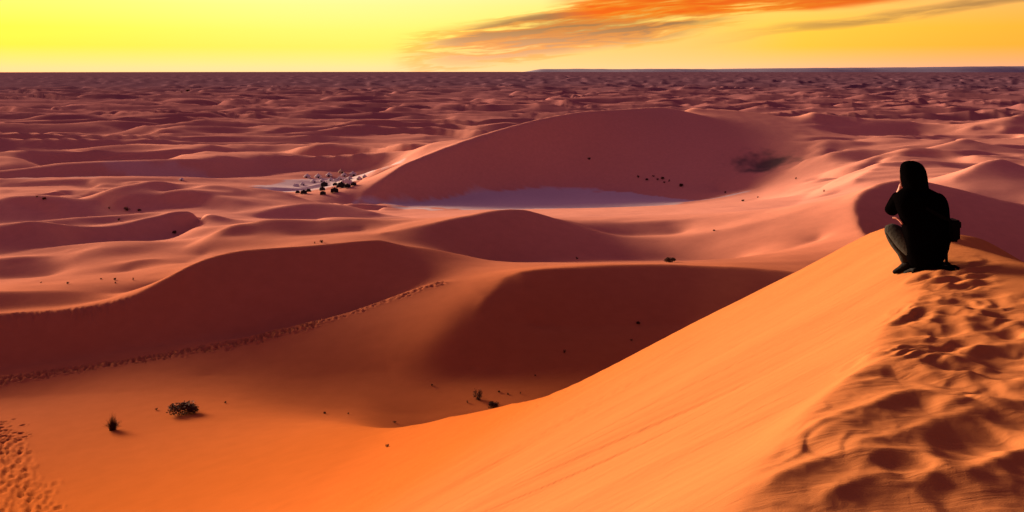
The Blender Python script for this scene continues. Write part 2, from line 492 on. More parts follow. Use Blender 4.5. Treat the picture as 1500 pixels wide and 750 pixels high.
def churn(x, y, s, d):
    """trodden sand on the top of the ridge, streaks on the slip face"""
    h = np.zeros_like(x)
    near = (y < 10.5) & (y > 0.5) & (s < 1.6) & (d < 4.0)
    if near.any():
        X, Y_, S, D = x[near], y[near], s[near], d[near]
        a = np.zeros_like(X)
        m = sstep(S, 0.16, -0.12) * sstep(Y_, 8.9, 7.7) * sstep(D - 0.055 * (7.2 - Y_).clip(0) * 8, 1.5, 0.9)
        wx = X + 0.10 * perlin(X * 2.1, Y_ * 2.1)
        wy = Y_ + 0.10 * perlin(X * 2.1 + 40, Y_ * 2.1 + 9)
        fine = perlin(X * 11, Y_ * 11)
        mid = sstep(Y_, 4.4, 5.8)

        def ledges(ph, sharp=0.28):
            t = ph - np.floor(ph)
            return np.where(t < sharp, sstep(t, 0.0, sharp), 1 - sstep(t, sharp, 1.0) ** 0.8)
        ph1 = Y_ * 2.3 + 0.35 * X + 1.5 * perlin(X * 1.3 + 3, Y_ * 0.8) + 0.5 * perlin(X * 3.1, Y_ * 2.0 + 7)
        ph2 = Y_ * 5.0 - 0.8 * X + 1.6 * perlin(X * 2.3 + 13, Y_ * 1.5) + 0.6 * perlin(X * 5.5, Y_ * 3.5 + 7)
        k1 = sstep(perlin(X * 1.6 + 50, Y_ * 1.1), -0.35, 0.25)
        k2 = sstep(perlin(X * 2.4 + 20, Y_ * 2.0 + 70), -0.25, 0.35)
        n2 = 1 - np.abs(perlin(wx * 4.3 + 17, wy * 5.2 + 5))
        a += m * ((0.016 + 0.034 * mid) * (ledges(ph1) - 0.5) * k1 + (0.007 + 0.015 * mid) * (ledges(ph2) - 0.5) * k2 + (0.003 + 0.015 * mid) * (n2 - 0.75) + 0.0035 * fine)
        rnd = random.Random(5)
        for _ in range(38):
            t = rnd.uniform(-3.2, 0.3)
            o = rnd.uniform(0.0, 1.5)
            cx, cy = CR + CD * t - CN * o
            PITS_all.append((cx, cy, rnd.uniform(0.6, 1.0)))
        for cx, cy, q in PITS_all:
            ang = rnd.uniform(-0.7, 0.7) + 0.5
            ca, sa = math.cos(ang), math.sin(ang)
            ux, uy = X - cx, Y_ - cy
            uu, vv = (ux * sa + uy * ca) / (0.13 * q), (ux * ca - uy * sa) / (0.075 * q)
            rr = uu * uu + vv * vv
            k = rr < 16
            if k.any():
                a[k] += q * (-0.022 * np.exp(-rr[k] * 0.7) + 0.008 * np.exp(-((np.sqrt(rr[k]) - 1.75) / 0.5) ** 2)) * sstep(S[k], 0.5, 0.0)
        for pts, hh, wf, wb in RIDGES:
            dist, side, al = seg_dist(X, Y_, smooth_line(pts))
            wdt = 0.5 * (wf + wb)
            q_ = np.sqrt((dist / wdt) ** 2 + 0.02) - 0.14
            prof = np.exp(-1.2 * q_ - 0.35 * q_ * q_) * sstep(q_, 2.6, 1.2)
            a += 0.66 * hh * prof * sstep(al, 0.0, 0.25) * (sstep(al, 1.0, 0.85) if pts[-1][0] < 1.75 else 1.0)
        # lumps broken off along the edge of the slip face
        a += 0.030 * perlin(X * 1.7 + 5, Y_ * 1.7) * gauss(S - 0.05, 0.35)
        a += m * 0.0012 * (1 - np.abs(perlin(wx * 13 + 3, wy * 15)) - 0.75) * 2.0
        a *= 1 - sstep(Y_ - 0.25 * D, 6.3, 7.2) * sstep(D, 0.30, 0.65)
        h[near] = 0.72 * a
    face = (s > 0.0) & (y < 30) & (x > -14)
    if face.any():
        X, Y_, S = x[face], y[face], s[face]
        t = (X - CR[0]) * CD[0] + (Y_ - CR[1]) * CD[1]
        st = perlin(t * 3.0 + 0.15 * S, S * 0.10) + 0.6 * perlin(t * 8.5 + 11, S * 0.16 + 7)
        line = sstep(np.abs(perlin(t * 1.5 + 31, S * 0.10 + 2)), 0.05, 0.0)
        h[face] += sstep(S, 0.05, 0.6) * (0.013 * st - 0.018 * line * sstep(perlin(t * 0.8, S * 0.3 + 60), -0.05, 0.3)) * sstep(S, 22, 8)
    return h


PITS_all = list(PITS)


def footprints(x, y, path, width, n, seed, r=0.17, depth=0.10):
    """trails trodden into the sand"""
    h = np.zeros_like(x)
    rnd = np.random.RandomState(seed)
    P = np.array(path)
    seg = np.hypot(*(P[1:] - P[:-1]).T)
    cum = np.concatenate([[0], np.cumsum(seg)])
    box = (x > P[:, 0].min() - 3) & (x < P[:, 0].max() + 3) & (y > P[:, 1].min() - 3) & (y < P[:, 1].max() + 3)
    idx = np.nonzero(box)
    X, Y_ = x[idx], y[idx]
    a = np.zeros_like(X)
    order = np.argsort(X)
    Xs = X[order]
    for _ in range(n):
        d = rnd.rand() * cum[-1]
        k = min(np.searchsorted(cum, d) - 1, len(seg) - 1)
        k = max(k, 0)
        f = (d - cum[k]) / seg[k]
        c = P[k] + (P[k + 1] - P[k]) * f
        tdir = (P[k + 1] - P[k]) / seg[k]
        c = c + np.array([-tdir[1], tdir[0]]) * rnd.randn() * width
        rr = r * rnd.uniform(0.7, 1.25)
        lo, hi = np.searchsorted(Xs, c[0] - 3 * rr), np.searchsorted(Xs, c[0] + 3 * rr)
        sub = order[lo:hi]
        d2 = ((X[sub] - c[0]) ** 2 + (Y_[sub] - c[1]) ** 2) / rr ** 2
        a[sub] += depth * rnd.uniform(0.6, 1.2) * (-np.exp(-d2 * 1.2) + 0.35 * np.exp(-((np.sqrt(d2) - 1.5) / 0.4) ** 2))
    h[idx] = np.clip(a, -depth * 1.4, depth * 0.7)
    return h


def far_dunes(x, y, r):
    """the sea of small dunes that runs out to the horizon"""
    right = sstep(np.arctan2(x, y), -0.02, 0.18)
    m = sstep(r, 345, 470) * (1 - right) + sstep(r, 430, 560) * right
    m = np.maximum(m, sstep(np.abs(np.arctan2(x, y)), 0.60, 0.68) * sstep(r, 60, 160))
    wx = x + 22 * perlin(x / 130, y / 130)
    wy = y + 26 * perlin(x / 150 + 9, y / 110 + 3)
    lam = 1.0 + 0.6 * sstep(r, 900, 3500)
    a = 1 - np.abs(perlin(wx / ((230 - 80 * right) * lam), wy / (62 * lam)))
    b = 1 - np.abs(perlin(wx / (70 * lam) + 31, wy / (30 * lam) + 8))
    c = perlin(x / 420, y / 260)
    ph = wy / (72 * lam) + 0.22 * wx / (72 * lam) + 1.5 * perlin(wx / 240 + 2, wy / 130) + 0.4 * perlin(wx / 80, wy / 60)
    t_ = ph - np.floor(ph)
    led = np.where(t_ < 0.27, sstep(t_, 0, 0.27), 1 - sstep(t_, 0.27, 1.0)) - 0.4
    led = led * (0.35 + 0.65 * sstep(perlin(wx / 260 + 40, wy / 120), -0.35, 0.25))
    amp = 1.3 - 0.05 * right
    fade = 1 - 0.75 * sstep(r, 2500, 9000)
    return m * fade * amp * (6.5 * led + 4.0 * (a ** 2.2 - 0.5) * (0.6 + 0.7 * c) + (1.5 + 0.9 * right) * (b ** 2 - 0.5) + 3.0 * right * perlin(wx / 190, wy / 150))


TRAIL1 = [pos(*p)[:2] for p in ((-40, 566, 63), (0, 562, 63.6), (100, 549, 65), (200, 534, 65.9), (300, 513, 66.9), (400, 490, 68), (470, 471, 68.9))]
TRAIL1B = [pos(*p)[:2] for p in ((470, 471, 68.9), (540, 449, 70), (600, 430, 71.2), (650, 412, 72.3))]
TRAIL2 = [pos(*p)[:2] for p in ((-8, 612, 55), (8, 640, 49.5), (22, 672, 44.0), (36, 705, 39.5), (50, 745, 35.0), (62, 790, 31.0))]
TRAIL3 = [pos(*p)[:2] for p in ((-20, 463, 70.7), (60, 459, 71.2), (130, 452, 71.7), (190, 438, 72.7))]


def height(r, th, detail=True):
    TH, RR = np.meshgrid(th, r)
    x, y = np.sin(TH) * RR, np.cos(TH) * RR
    zm = membrane(r, np.clip(th, TH0, TH1))
    # away from the view the ground settles to gentle dunes
    aw = sstep(np.abs(TH), R(36), R(48))
    zb = -21 + (PLAIN + 21) * sstep(RR, 60, 500) + 2.0 * perlin(x / 40, y / 40)
    zm = zm * (1 - aw) + zb * aw
    zm = zm + (RR > 3000) * (PLAIN - zm)
    zm = zm + sstep(RR, 56, 80) * 0.07 * perlin(x / 5.0, y / 4.0)
    # small dunes riding on the larger ones, slip faces towards the viewer
    lf = sstep(x + 0.10 * y, 4, -14) * sstep(RR, 84, 120) * sstep(RR, 420, 340)
    rt = sstep(x - 0.30 * y, -6, 10) * sstep(RR, 150, 190) * sstep(RR, 460, 400)
    ph = y / (15 + 0.05 * np.minimum(y, 400)) + 0.16 * x / 15 + 1.3 * perlin(x / 38 + 5, y / 30) + 0.4 * perlin(x / 15, y / 12 + 4)
    t_ = ph - np.floor(ph)
    led = np.where(t_ < 0.3, sstep(t_, 0, 0.3), 1 - sstep(t_, 0.3, 1.0)) - 0.45
    zm = zm + (lf + 0.7 * rt) * led * (0.9 + 1.6 * sstep(RR, 110, 260)) * sstep(perlin(x / 45 + 70, y / 33), -0.35, 0.3)
    zm = zm + far_dunes(x, y, RR) - RR ** 2 / 1.48e7        # the earth's curve
    z = zm
    k = (RR < 130)
    if k.any():
        rows = int((r < 130).sum())
        xs, ys = x[:rows], y[:rows]
        zn, s, d = near_dune(xs, ys)
        zz = smax(zm[:rows], zn, 4.0)
        if detail:
            zz = zz + churn(xs, ys, s, d)
            zz += footprints(xs, ys, TRAIL1, 0.32, 1300, 3, 0.12, 0.13)
            zz += footprints(xs, ys, TRAIL1B, 0.22, 170, 4, 0.13, 0.07)
            zz += footprints(xs, ys, TRAIL2, 0.50, 560, 5, 0.14, 0.10)
            zz += footprints(xs, ys, TRAIL3, 0.25, 150, 6, 0.14, 0.08)
        z = zm.copy()
        z[:rows] = zz
    return x, y, z


def rowset(spec):
    out = [spec[0][0]]
    for r0, r1, step in spec:
        n = max(1, int(round(math.log(r1 / r0) / step)))
        out += list(np.exp(np.linspace(math.log(r0), math.log(r1), n + 1))[1:])
    return np.array(out)


def grid_mesh(name, x, y, z, closed=False):
    nr, nc = x.shape
    co = np.empty((nr * nc, 3), dtype=np.float32)
    co[:, 0], co[:, 1], co[:, 2] = x.ravel(), y.ravel(), z.ravel()
    i = np.arange(nr - 1)[:, None] * nc
    j = np.arange(nc - 1)[None, :]
    a = (i + j)
    q = np.stack([a, a + 1, a + nc + 1, a + nc], -1).reshape(-1, 4)[:, ::-1]
    me = bpy.data.meshes.new(name)
    me.vertices.add(len(co))
    me.vertices.foreach_set('co', co.ravel())
    me.loops.add(q.size)
    me.loops.foreach_set('vertex_index', q.astype(np.int32).ravel())
    me.polygons.add(len(q))
    me.polygons.foreach_set('loop_start', (np.arange(len(q)) * 4).astype(np.int32))
    me.polygons.foreach_set('use_smooth', np.ones(len(q), dtype=bool))
    me.update(calc_edges=True)
    return me


# ------------------------------------------------------------------ what the ground is made of
def ellipse(x, y, cx, cy, rx, ry, rot=0.0, rag=0.35, sc=14.0, e0=1.1, e1=0.75):
    c, s = math.cos(rot), math.sin(rot)
    u = ((x - cx) * c + (y - cy) * s) / rx
    v = (-(x - cx) * s + (y - cy) * c) / ry
    return sstep(np.sqrt(u * u + v * v) + rag * perlin(x / sc, y / sc) + rag * 0.5 * perlin(x / sc * 3, y / sc * 3), e0, e1)


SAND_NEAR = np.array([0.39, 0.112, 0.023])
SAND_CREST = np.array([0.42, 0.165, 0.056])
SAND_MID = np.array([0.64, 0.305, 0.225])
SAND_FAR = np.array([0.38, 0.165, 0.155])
CLAY = np.array([0.62, 0.56, 0.57])
GRAVEL = np.array([0.065, 0.085, 0.080])
STONY_HAZED = np.array([0.17, 0.09, 0.12])  # stony plain, with low light and distance haze put into its colour


def ground_colour(x, y, z):
    r = np.hypot(x, y)
    n = perlin(x / 60, y / 60) * 0.5 + perlin(x / 19, y / 19) * 0.3

    def lerp(a, b, t):
        return a + (b - a) * t[..., None]
    c = np.broadcast_to(SAND_NEAR, x.shape + (3,)).copy()
    # paler sand along the top of the near dune, redder sand low down
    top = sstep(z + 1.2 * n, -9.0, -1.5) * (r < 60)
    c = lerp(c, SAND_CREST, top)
    c = lerp(c, SAND_MID, sstep(r + 8 * n, 35, 150))  # paler with distance: evens out near and middle light levels in the colour
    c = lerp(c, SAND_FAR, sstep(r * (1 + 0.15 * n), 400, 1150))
    c = lerp(c, STONY_HAZED, sstep(r * (1 + 0.25 * n), 800, 3200))
    pan = ellipse(x, y, 16, 298, 56, 32, 0.05, 0.25, 14.0, 1.0, 0.93)
    camp = ellipse(x, y, -71, 378, 24, 46, -0.15, 0.3, 10.0, 1.05, 0.9)
    p3 = ellipse(x, y, -330, 660, 30, 24)
    p4 = ellipse(x, y, -180, 385, 26, 10)
    p5 = ellipse(x, y, -150, 420, 30, 8)
    t = np.maximum.reduce([pan * 0.85, camp * 0.9, p4 * 0.35, p5 * 0.3])
    yf = np.interp(x, [-60, -28, -11, 11.5, 34, 46, 60], [292, 308, 322, 331, 329, 314, 288])
    pan_z = sstep(y - yf + 2.0 * perlin(x / 9, y / 9) + 0.8 * perlin(x / 3, y / 3), 1.0, -1.0)
    t = np.maximum(t * (1 - (r < 345) * 1.0), pan * 0.9 * pan_z * (r < 345))
    c = lerp(c, CLAY, t)
    g = ellipse(x, y, 84, 326, 9, 12, 0.2, 0.5, 6.0, 1.35, 0.25)
    c = lerp(c, GRAVEL, g * 0.85)
    c *= (1 + 0.10 * n)[..., None]
    return c


def sand_material():
    m = bpy.data.materials.new('sand')
    m.use_nodes = True
    t = NT(m.node_tree)
    at = t.node('ShaderNodeAttribute', attribute_name='ground')
    geo = t.node('ShaderNodeNewGeometry')
    p = geo.outputs['Position']
    grain = t.noise(p, 220.0, 2.0)
    patch = t.noise(p, 0.9, 4.0, 0.6)
    k = t.math('ADD', t.math('MULTIPLY', t.math('SUBTRACT', grain, 0.5), 0.25), t.math('MULTIPLY', t.math('SUBTRACT', patch, 0.5), 0.22))
    hsv = t.node('ShaderNodeHueSaturation')
    t.link(at.outputs['Color'], hsv.inputs['Color'])
    t.link(t.math('ADD', k, 1.0), hsv.inputs['Value'])
    b = t.node('ShaderNodeBsdfPrincipled')
    t.link(hsv.outputs[0], b.inputs['Base Color'])
    b.inputs['Roughness'].default_value = 0.95
    b.inputs['Specular IOR Level'].default_value = 0.0
    # wind ripples and grain
    mp = t.node('ShaderNodeMapping')
    mp.inputs['Rotation'].default_value = (0, 0, R(28))
    mp.inputs['Scale'].default_value = (1.0, 5.0, 1.0)
    t.link(p, mp.inputs['Vector'])
    rip = t.noise(mp.outputs[0], 2.2, 3.0, 0.6, 0.6)
    bmp = t.node('ShaderNodeBump')
    bmp.inputs['Strength'].default_value = 0.5
    bmp.inputs['Distance'].default_value = 0.03
    t.link(t.math('ADD', t.math('MULTIPLY', rip, 0.6), t.math('MULTIPLY', grain, 0.12)), bmp.inputs['Height'])
    t.link(bmp.outputs[0], b.inputs['Normal'])
    o = t.node('ShaderNodeOutputMaterial')
    t.link(b.outputs[0], o.inputs[0])
    return m


SAND = sand_material()


def add_ground(name, x, y, z):
    me = grid_mesh(name, x, y, z)
    c = np.ones((x.size, 4), dtype=np.float32)
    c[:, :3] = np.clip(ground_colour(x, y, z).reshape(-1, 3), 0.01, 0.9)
    a = me.attributes.new('ground', 'FLOAT_COLOR', 'POINT')
    a.data.foreach_set('color', c.ravel())
    me.materials.append(SAND)
    o = bpy.data.objects.new(name, me)
    o['kind'] = 'structure'
    COL.objects.link(o)
    return o


TH_IN = np.concatenate([np.arange(R(-35), 0, R(0.078)), np.arange(0, R(35.01), R(0.052))])
ROWS = rowset([(2.3, 3.2, 0.007), (3.2, 9.5, 0.0036), (9.5, 22, 0.006), (22, 54, 0.007), (54, 57, 0.005), (57, 73, 0.0021), (73, 420, 0.006), (420, 2600, 0.011), (2600, 40000, 0.04)])
X, Y, Z = height(ROWS, TH_IN)
GRID = (ROWS, TH_IN, Z)
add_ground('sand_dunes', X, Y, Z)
# the land around, out of view
TH_OUT = np.linspace(R(35), R(325), 146)
ROWS_O = rowset([(2.3, 40, 0.05), (40, 420, 0.04), (420, 2600, 0.03), (2600, 40000, 0.08)])
X, Y, Z = height(ROWS_O, np.where(TH_OUT > math.pi, TH_OUT - 2 * math.pi, TH_OUT), detail=False)
Z[:, 0] -= 0.02
Z[:, -1] -= 0.02
add_ground('surrounding_desert', X, Y, Z)
rr = np.array([0.02, 0.5, 1.0, 1.6, 2.3])
X, Y, Z = height(rr + 1e-3, np.linspace(0, 2 * math.pi, 73), detail=False)
zn, s_, d_ = near_dune(X, Y)
add_ground('dune_crest', X, Y, zn)


def ground_z(x, y):
    r, th, Zg = GRID
    rr_, tt_ = math.hypot(x, y), math.atan2(x, y)
    i = int(np.clip(np.searchsorted(r, rr_) - 1, 0, len(r) - 2))
    j = int(np.clip(np.searchsorted(th, tt_) - 1, 0, len(th) - 2))
    a = (rr_ - r[i]) / (r[i + 1] - r[i])
    b = (tt_ - th[j]) / (th[j + 1] - th[j])
    return float((1 - a) * ((1 - b) * Zg[i, j] + b * Zg[i, j + 1]) + a * ((1 - b) * Zg[i + 1, j] + b * Zg[i + 1, j + 1]))


def hit(px, py, near=2.5, far=4000.0):
    """where the line of sight through a photograph position first meets the sand"""
    dx, dz = (px - CX) / F, -(py - EYE) / F
    prev = near
    for Yd in np.exp(np.arange(math.log(near), math.log(far), 0.004)):
        if dz * Yd <= ground_z(dx * Yd, Yd):
            lo, hi = prev, Yd
            for _ in range(20):
                mid = 0.5 * (lo + hi)
                if dz * mid <= ground_z(dx * mid, mid):
                    hi = mid
                else:
                    lo = mid
            return Vector((dx * hi, hi, ground_z(dx * hi, hi)))
        prev = Yd
    return None

# ------------------------------------------------------------------ materials of the things
def material(name, colour, rough=0.9, var=0.25, scale=30.0, bump=0.2, spec=0.2):
    m = bpy.data.materials.new(name)
    m.use_nodes = True
    t = NT(m.node_tree)
    geo = t.node('ShaderNodeTexCoord')
    n = t.noise(geo.outputs['Object'], scale, 4.0, 0.6)
    c = t.mix(n, tuple(v * (1 - var) for v in colour), tuple(min(1, v * (1 + var)) for v in colour))
    b = t.node('ShaderNodeBsdfPrincipled')
    t.link(c, b.inputs['Base Color'])
    b.inputs['Roughness'].default_value = rough
    b.inputs['Specular IOR Level'].default_value = spec
    bm_ = t.node('ShaderNodeBump')
    bm_.inputs['Strength'].default_value = bump
    bm_.inputs['Distance'].default_value = 0.02
    t.link(n, bm_.inputs['Height'])
    t.link(bm_.outputs[0], b.inputs['Normal'])
    o = t.node('ShaderNodeOutputMaterial')
    t.link(b.outputs[0], o.inputs[0])
    return m


M = {
    'jacket': material('black_cloth', (0.0014, 0.0012, 0.0014), 0.95, 0.3, 60, 0.3, 0.0),
    'trousers': material('olive_cloth', (0.022, 0.023, 0.018), 0.95, 0.4, 40, 0.4, 0.1),
    'boot': material('dark_leather', (0.004, 0.003, 0.003), 0.8, 0.3, 50, 0.3, 0.05),
    'skin': material('skin', (0.50, 0.25, 0.18), 0.6, 0.1, 30, 0.05),
    'hair': material('brown_scarf', (0.09, 0.025, 0.018), 0.9, 0.3, 80, 0.3),
    'nylon': material('black_nylon', (0.0015, 0.0015, 0.002), 0.75, 0.3, 80, 0.2, 0.05),
    'twig': material('dry_twig', (0.045, 0.022, 0.012), 0.9, 0.3, 20),
    'leaf': material('dry_leaf', (0.075, 0.034, 0.016), 0.9, 0.5, 8),
    'dark_tent': material('dark_wool', (0.020, 0.017, 0.018), 0.95, 0.3, 3),
    'pale_tent': material('pale_canvas', (0.62, 0.58, 0.58), 0.9, 0.15, 2),
    'tan_tent': material('tan_canvas', (0.50, 0.36, 0.24), 0.9, 0.15, 2),
    'wood': material('grey_wood', (0.12, 0.08, 0.05), 0.9, 0.3, 5),
    'hazed_rock': material('haze_blue_rock', (0.21, 0.22, 0.32), 0.95, 0.25, 0.002, 0.0),  # hill rock with bluish distance haze put into its colour
}


def tag(o, label, cat, group=None):
    o['label'] = label
    o['category'] = cat
    if group:
        o['group'] = group
    return o


def empty(name, loc, rz=0.0):
    o = bpy.data.objects.new(name, None)
    o.empty_display_size = 0.1
    o.location = loc
    o.rotation_euler = (0, 0, rz)
    COL.objects.link(o)
    return o


def mesh_obj(name, verts, faces, mat, parent=None, smooth=True):
    me = bpy.data.meshes.new(name)
    me.from_pydata([tuple(v) for v in verts], [], faces)
    me.polygons.foreach_set('use_smooth', [smooth] * len(me.polygons))
    me.materials.append(mat)
    o = bpy.data.objects.new(name, me)
    COL.objects.link(o)
    o.parent = parent
    return o


def skin_obj(name, pts, edges, mat, parent, root=0, sub=2):
    """a smooth body grown around a skeleton: pts = (x, y, z, radius) or (x, y, z, rx, ry)"""
    me = bpy.data.meshes.new(name)
    me.from_pydata([p[:3] for p in pts], edges, [])
    o = bpy.data.objects.new(name, me)
    COL.objects.link(o)
    mod = o.modifiers.new('skin', 'SKIN')
    mod.use_smooth_shade = True
    for i, p in enumerate(pts):
        sv = me.skin_vertices[0].data[i]
        sv.radius = (p[3], p[4] if len(p) > 4 else p[3])
        sv.use_root = (i == root)
    m2 = o.modifiers.new('sub', 'SUBSURF')
    m2.levels = m2.render_levels = sub
    dg = bpy.context.evaluated_depsgraph_get()
    baked = bpy.data.meshes.new_from_object(o.evaluated_get(dg))
    bpy.data.objects.remove(o)
    baked.name = name
    baked.materials.clear()
    baked.materials.append(mat)
    ob = bpy.data.objects.new(name, baked)
    COL.objects.link(ob)
    ob.parent = parent
    return ob


def chain(n, start=0):
    return [(start + i, start + i + 1) for i in range(n - 1)]


# ------------------------------------------------------------------ hills on the horizon
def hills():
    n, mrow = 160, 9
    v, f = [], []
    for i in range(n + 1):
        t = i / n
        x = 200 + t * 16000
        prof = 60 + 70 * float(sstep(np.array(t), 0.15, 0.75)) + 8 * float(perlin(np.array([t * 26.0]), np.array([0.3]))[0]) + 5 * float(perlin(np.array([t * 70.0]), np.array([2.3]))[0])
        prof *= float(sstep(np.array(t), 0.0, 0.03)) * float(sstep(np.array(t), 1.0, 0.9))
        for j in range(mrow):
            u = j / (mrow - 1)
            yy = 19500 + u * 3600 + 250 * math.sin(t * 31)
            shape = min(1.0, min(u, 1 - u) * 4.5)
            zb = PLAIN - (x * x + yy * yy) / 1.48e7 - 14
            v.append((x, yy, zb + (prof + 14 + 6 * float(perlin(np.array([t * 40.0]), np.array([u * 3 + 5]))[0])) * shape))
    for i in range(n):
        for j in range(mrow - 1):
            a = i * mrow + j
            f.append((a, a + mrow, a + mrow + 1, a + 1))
    o = mesh_obj('distant_hills', v, f, M['hazed_rock'])
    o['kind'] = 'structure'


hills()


# ------------------------------------------------------------------ the crouching person
def make_person():
    by = 8.15
    bx = (1354 - CX) / F * by
    bz = ground_z(bx, by)
    P = empty('person', (bx, by, bz))
    P.scale = (1.04, 1.04, 1.035)
    tag(P, 'person in black hooded jacket crouching on the crest of the near dune', 'person')

    def gz(x, y):
        return ground_z(bx + x, by + y) - bz
    aL, aR = gz(-.078, .12), gz(.07, .22)
    # body: one continuous figure
    pts = [(0.02, 0.03, 0.16, .10), (0.03, 0.04, 0.30, .11), (0.015, 0.08, 0.44, .12), (0.0, 0.11, 0.53, .085), (-.02, .125, .60, .05), (-.03, .135, .665, .062), (-.032, .14, .73, .074, .082), (-.032, .14, .785, .055),
           (-.145, .12, .535, .050), (-.195, .20, .43, .038), (-.100, .245, .585, .026), (-.084, .25, .615, .020, .028), (-.076, .248, .638, .018, .030),
           (.15, .07, .54, .050), (.195, .10, .315, .038), (.125, .33, .295, .028), (.10, .37, .30, .024, .032),
           (-.07, .03, .15, .070), (-.170, .25, .305, .050), (-.080, .125, .075 + aL, .034), (-.080, .122, .04 + aL, .022), (-.12, .17, .03 + aL, .015),
           (.08, .05, .15, .070), (.115, .39, .275, .050), (.07, .22, .075 + aR, .034), (.07, .22, .04 + aR, .022), (.05, .28, .03 + aR, .015)]
    ed = [(0, 1), (1, 2), (2, 3), (3, 4), (4, 5), (5, 6), (6, 7), (3, 8), (8, 9), (9, 10), (10, 11), (11, 12), (3, 13), (13, 14), (14, 15), (15, 16),
          (0, 17), (17, 18), (18, 19), (19, 20), (20, 21), (0, 22), (22, 23), (23, 24), (24, 25), (25, 26)]
    # fingers: the left hand against the cheek, the right hand hanging over the knee
    k = len(pts)
    for q in range(4):
        o = (q - 1.5) * 0.015
        L = (0.9, 1.0, 0.95, 0.75)[q]
        pts += [(-.072 + o * .6, .246 - o * .8, .650, .0080), (-.066 + o * .6, .238 - o * .8, .650 + .028 * L, .0075), (-.058 + o * .6, .224 - o * .8, .650 + .046 * L, .0065)]
        ed += [(12, k), (k, k + 1), (k + 1, k + 2)]
        k += 3
    pts += [(-.070, .224, .630, .009), (-.062, .208, .648, .0075)]
    ed += [(11, k), (k, k + 1)]
    k += 2
    for q in range(4):
        o = (q - 1.5) * 0.016
        L = (0.9, 1.0, 0.95, 0.75)[q]
        pts += [(.085 + o * .6, .395 + o * .6, .298, .0080), (.062 + o * .6, .412 + o * .6, .298 - .015 * L, .0075), (.048 + o * .6, .422 + o * .6, .298 - .042 * L, .0065)]
        ed += [(16, k), (k, k + 1), (k + 1, k + 2)]
        k += 3
    pts += [(.098, .355, .322, .009), (.078, .372, .332, .0075)]
    ed += [(16, k), (k, k + 1)]
    skin_obj('body', pts, ed, M['skin'], P)
    fx, fy = -.42, .908
    skin_obj('nose', [(-.032 + fx * d, .14 + fy * d, zz, r) for d, zz, r in ((.082, .745, .010), (.096, .722, .013), (.084, .705, .012))], chain(3), M['skin'], P)
    for sgn in (-1, 1):
        ex_, ey_ = -.032 + fx * .072 + sgn * fy * .030, .14 + fy * .072 - sgn * fx * .030
        skin_obj('eye', [(ex_ - .004, ey_, .748, .009), (ex_ + .004, ey_, .748, .009)], [(0, 1)], M['boot'], P)
    skin_obj('mouth', [(-.032 + fx * .078 + fy * d, .14 + fy * .078 - fx * d, .680, .006) for d in (-.02, 0, .02)], chain(3), M['hair'], P)
    # jacket: lofted cloth from neck to seat, with folds
    rings = [(.0, .03, .0, .05), (.001, .03, .012, .088), (.008, .02, .05, .125), (.025, .02, .124, .160), (.035, .03, .216, .176), (.037, .05, .323, .182), (.022, .08, .428, .195), (.010, .10, .507, .207), (.004, .11, .555, .205), (.0, .112, .588, .182), (-.010, .115, .612, .135), (-.022, .12, .648, .080), (-.028, .125, .67, .06)]
    n = 40
    v, f = [], []
    for i, (cx, cy, zz, hw) in enumerate(rings):
        dep = hw * (.72 if i > 3 else .85)
        for a in range(n):
            t = 2 * math.pi * a / n
            fold = 1 + .022 * math.sin(3 * t + zz * 22) + .014 * math.sin(7 * t - zz * 35) + .010 * math.sin(11 * t + zz * 60)
            sq = (abs(math.cos(t)) ** .85 * (1 if math.cos(t) > 0 else -1), abs(math.sin(t)) ** .9 * (1 if math.sin(t) > 0 else -1))
            v.append((cx + hw * fold * sq[0], cy + dep * fold * sq[1], zz + (.006 * math.sin(5 * t + i) if 1 < i < 9 else 0)))
    for i in range(len(rings) - 1):
        for a in range(n):
            b2 = (a + 1) % n
            f.append((i * n + a, i * n + b2, (i + 1) * n + b2, (i + 1) * n + a))
    f.append(tuple(range(n - 1, -1, -1)))
    o = mesh_obj('jacket', v, f, M['jacket'], P)
    md = o.modifiers.new('sub', 'SUBSURF')
    md.levels = md.render_levels = 1
    skin_obj('sleeve', [(-.08, .115, .55, .070), (-.145, .125, .532, .068), (-.178, .165, .475, .062), (-.198, .20, .428, .056), (-.165, .222, .485, .050), (-.130, .238, .545, .044), (-.105, .245, .582, .036)], chain(7), M['jacket'], P)
    skin_obj('sleeve', [(.09, .085, .56, .068), (.165, .075, .548, .070), (.178, .085, .43, .066), (.196, .105, .315, .058), (.17, .20, .30, .050), (.13, .315, .295, .040)], chain(6), M['jacket'], P)
    # trousers: two folded legs
    skin_obj('trouser_leg', [(-.02, .02, .13, .095), (-.075, .06, .165, .092), (-.145, .16, .25, .082), (-.192, .248, .312, .066), (-.155, .205, .20, .068), (-.105, .155, .115, .054), (-.084, .127, .05 + aL, .046)], chain(7), M['trousers'], P)
    skin_obj('trouser_leg', [(.04, .02, .13, .095), (.085, .09, .165, .092), (.10, .24, .225, .080), (.115, .385, .27, .064), (.10, .32, .18, .062), (.082, .255, .10, .054), (.072, .224, .05 + aR, .046)], chain(7), M['trousers'], P)
    for (ax, ay), (dx, dy) in (((-.080, .12), (-.75, .66)), ((.07, .215), (-.35, .94))):
        bp = [(ax - dx * .03, ay - dy * .03, .030, .032, .028), (ax, ay, .085, .042), (ax, ay, .045, .040), (ax + dx * .05, ay + dy * .05, .034, .036, .03), (ax + dx * .09, ay + dy * .09, .026, .032, .024), (ax + dx * .125, ay + dy * .125, .022, .024, .018)]
        bp = [(q[0], q[1], q[2] + gz(q[0], q[1])) + tuple(q[3:]) for q in bp]
        skin_obj('boot', bp, [(0, 2), (1, 2), (2, 3), (3, 4), (4, 5)], M['boot'], P, root=2)
    # hood: a cloth shell round the head, open to the front, spreading on to the shoulders
    nu = 40
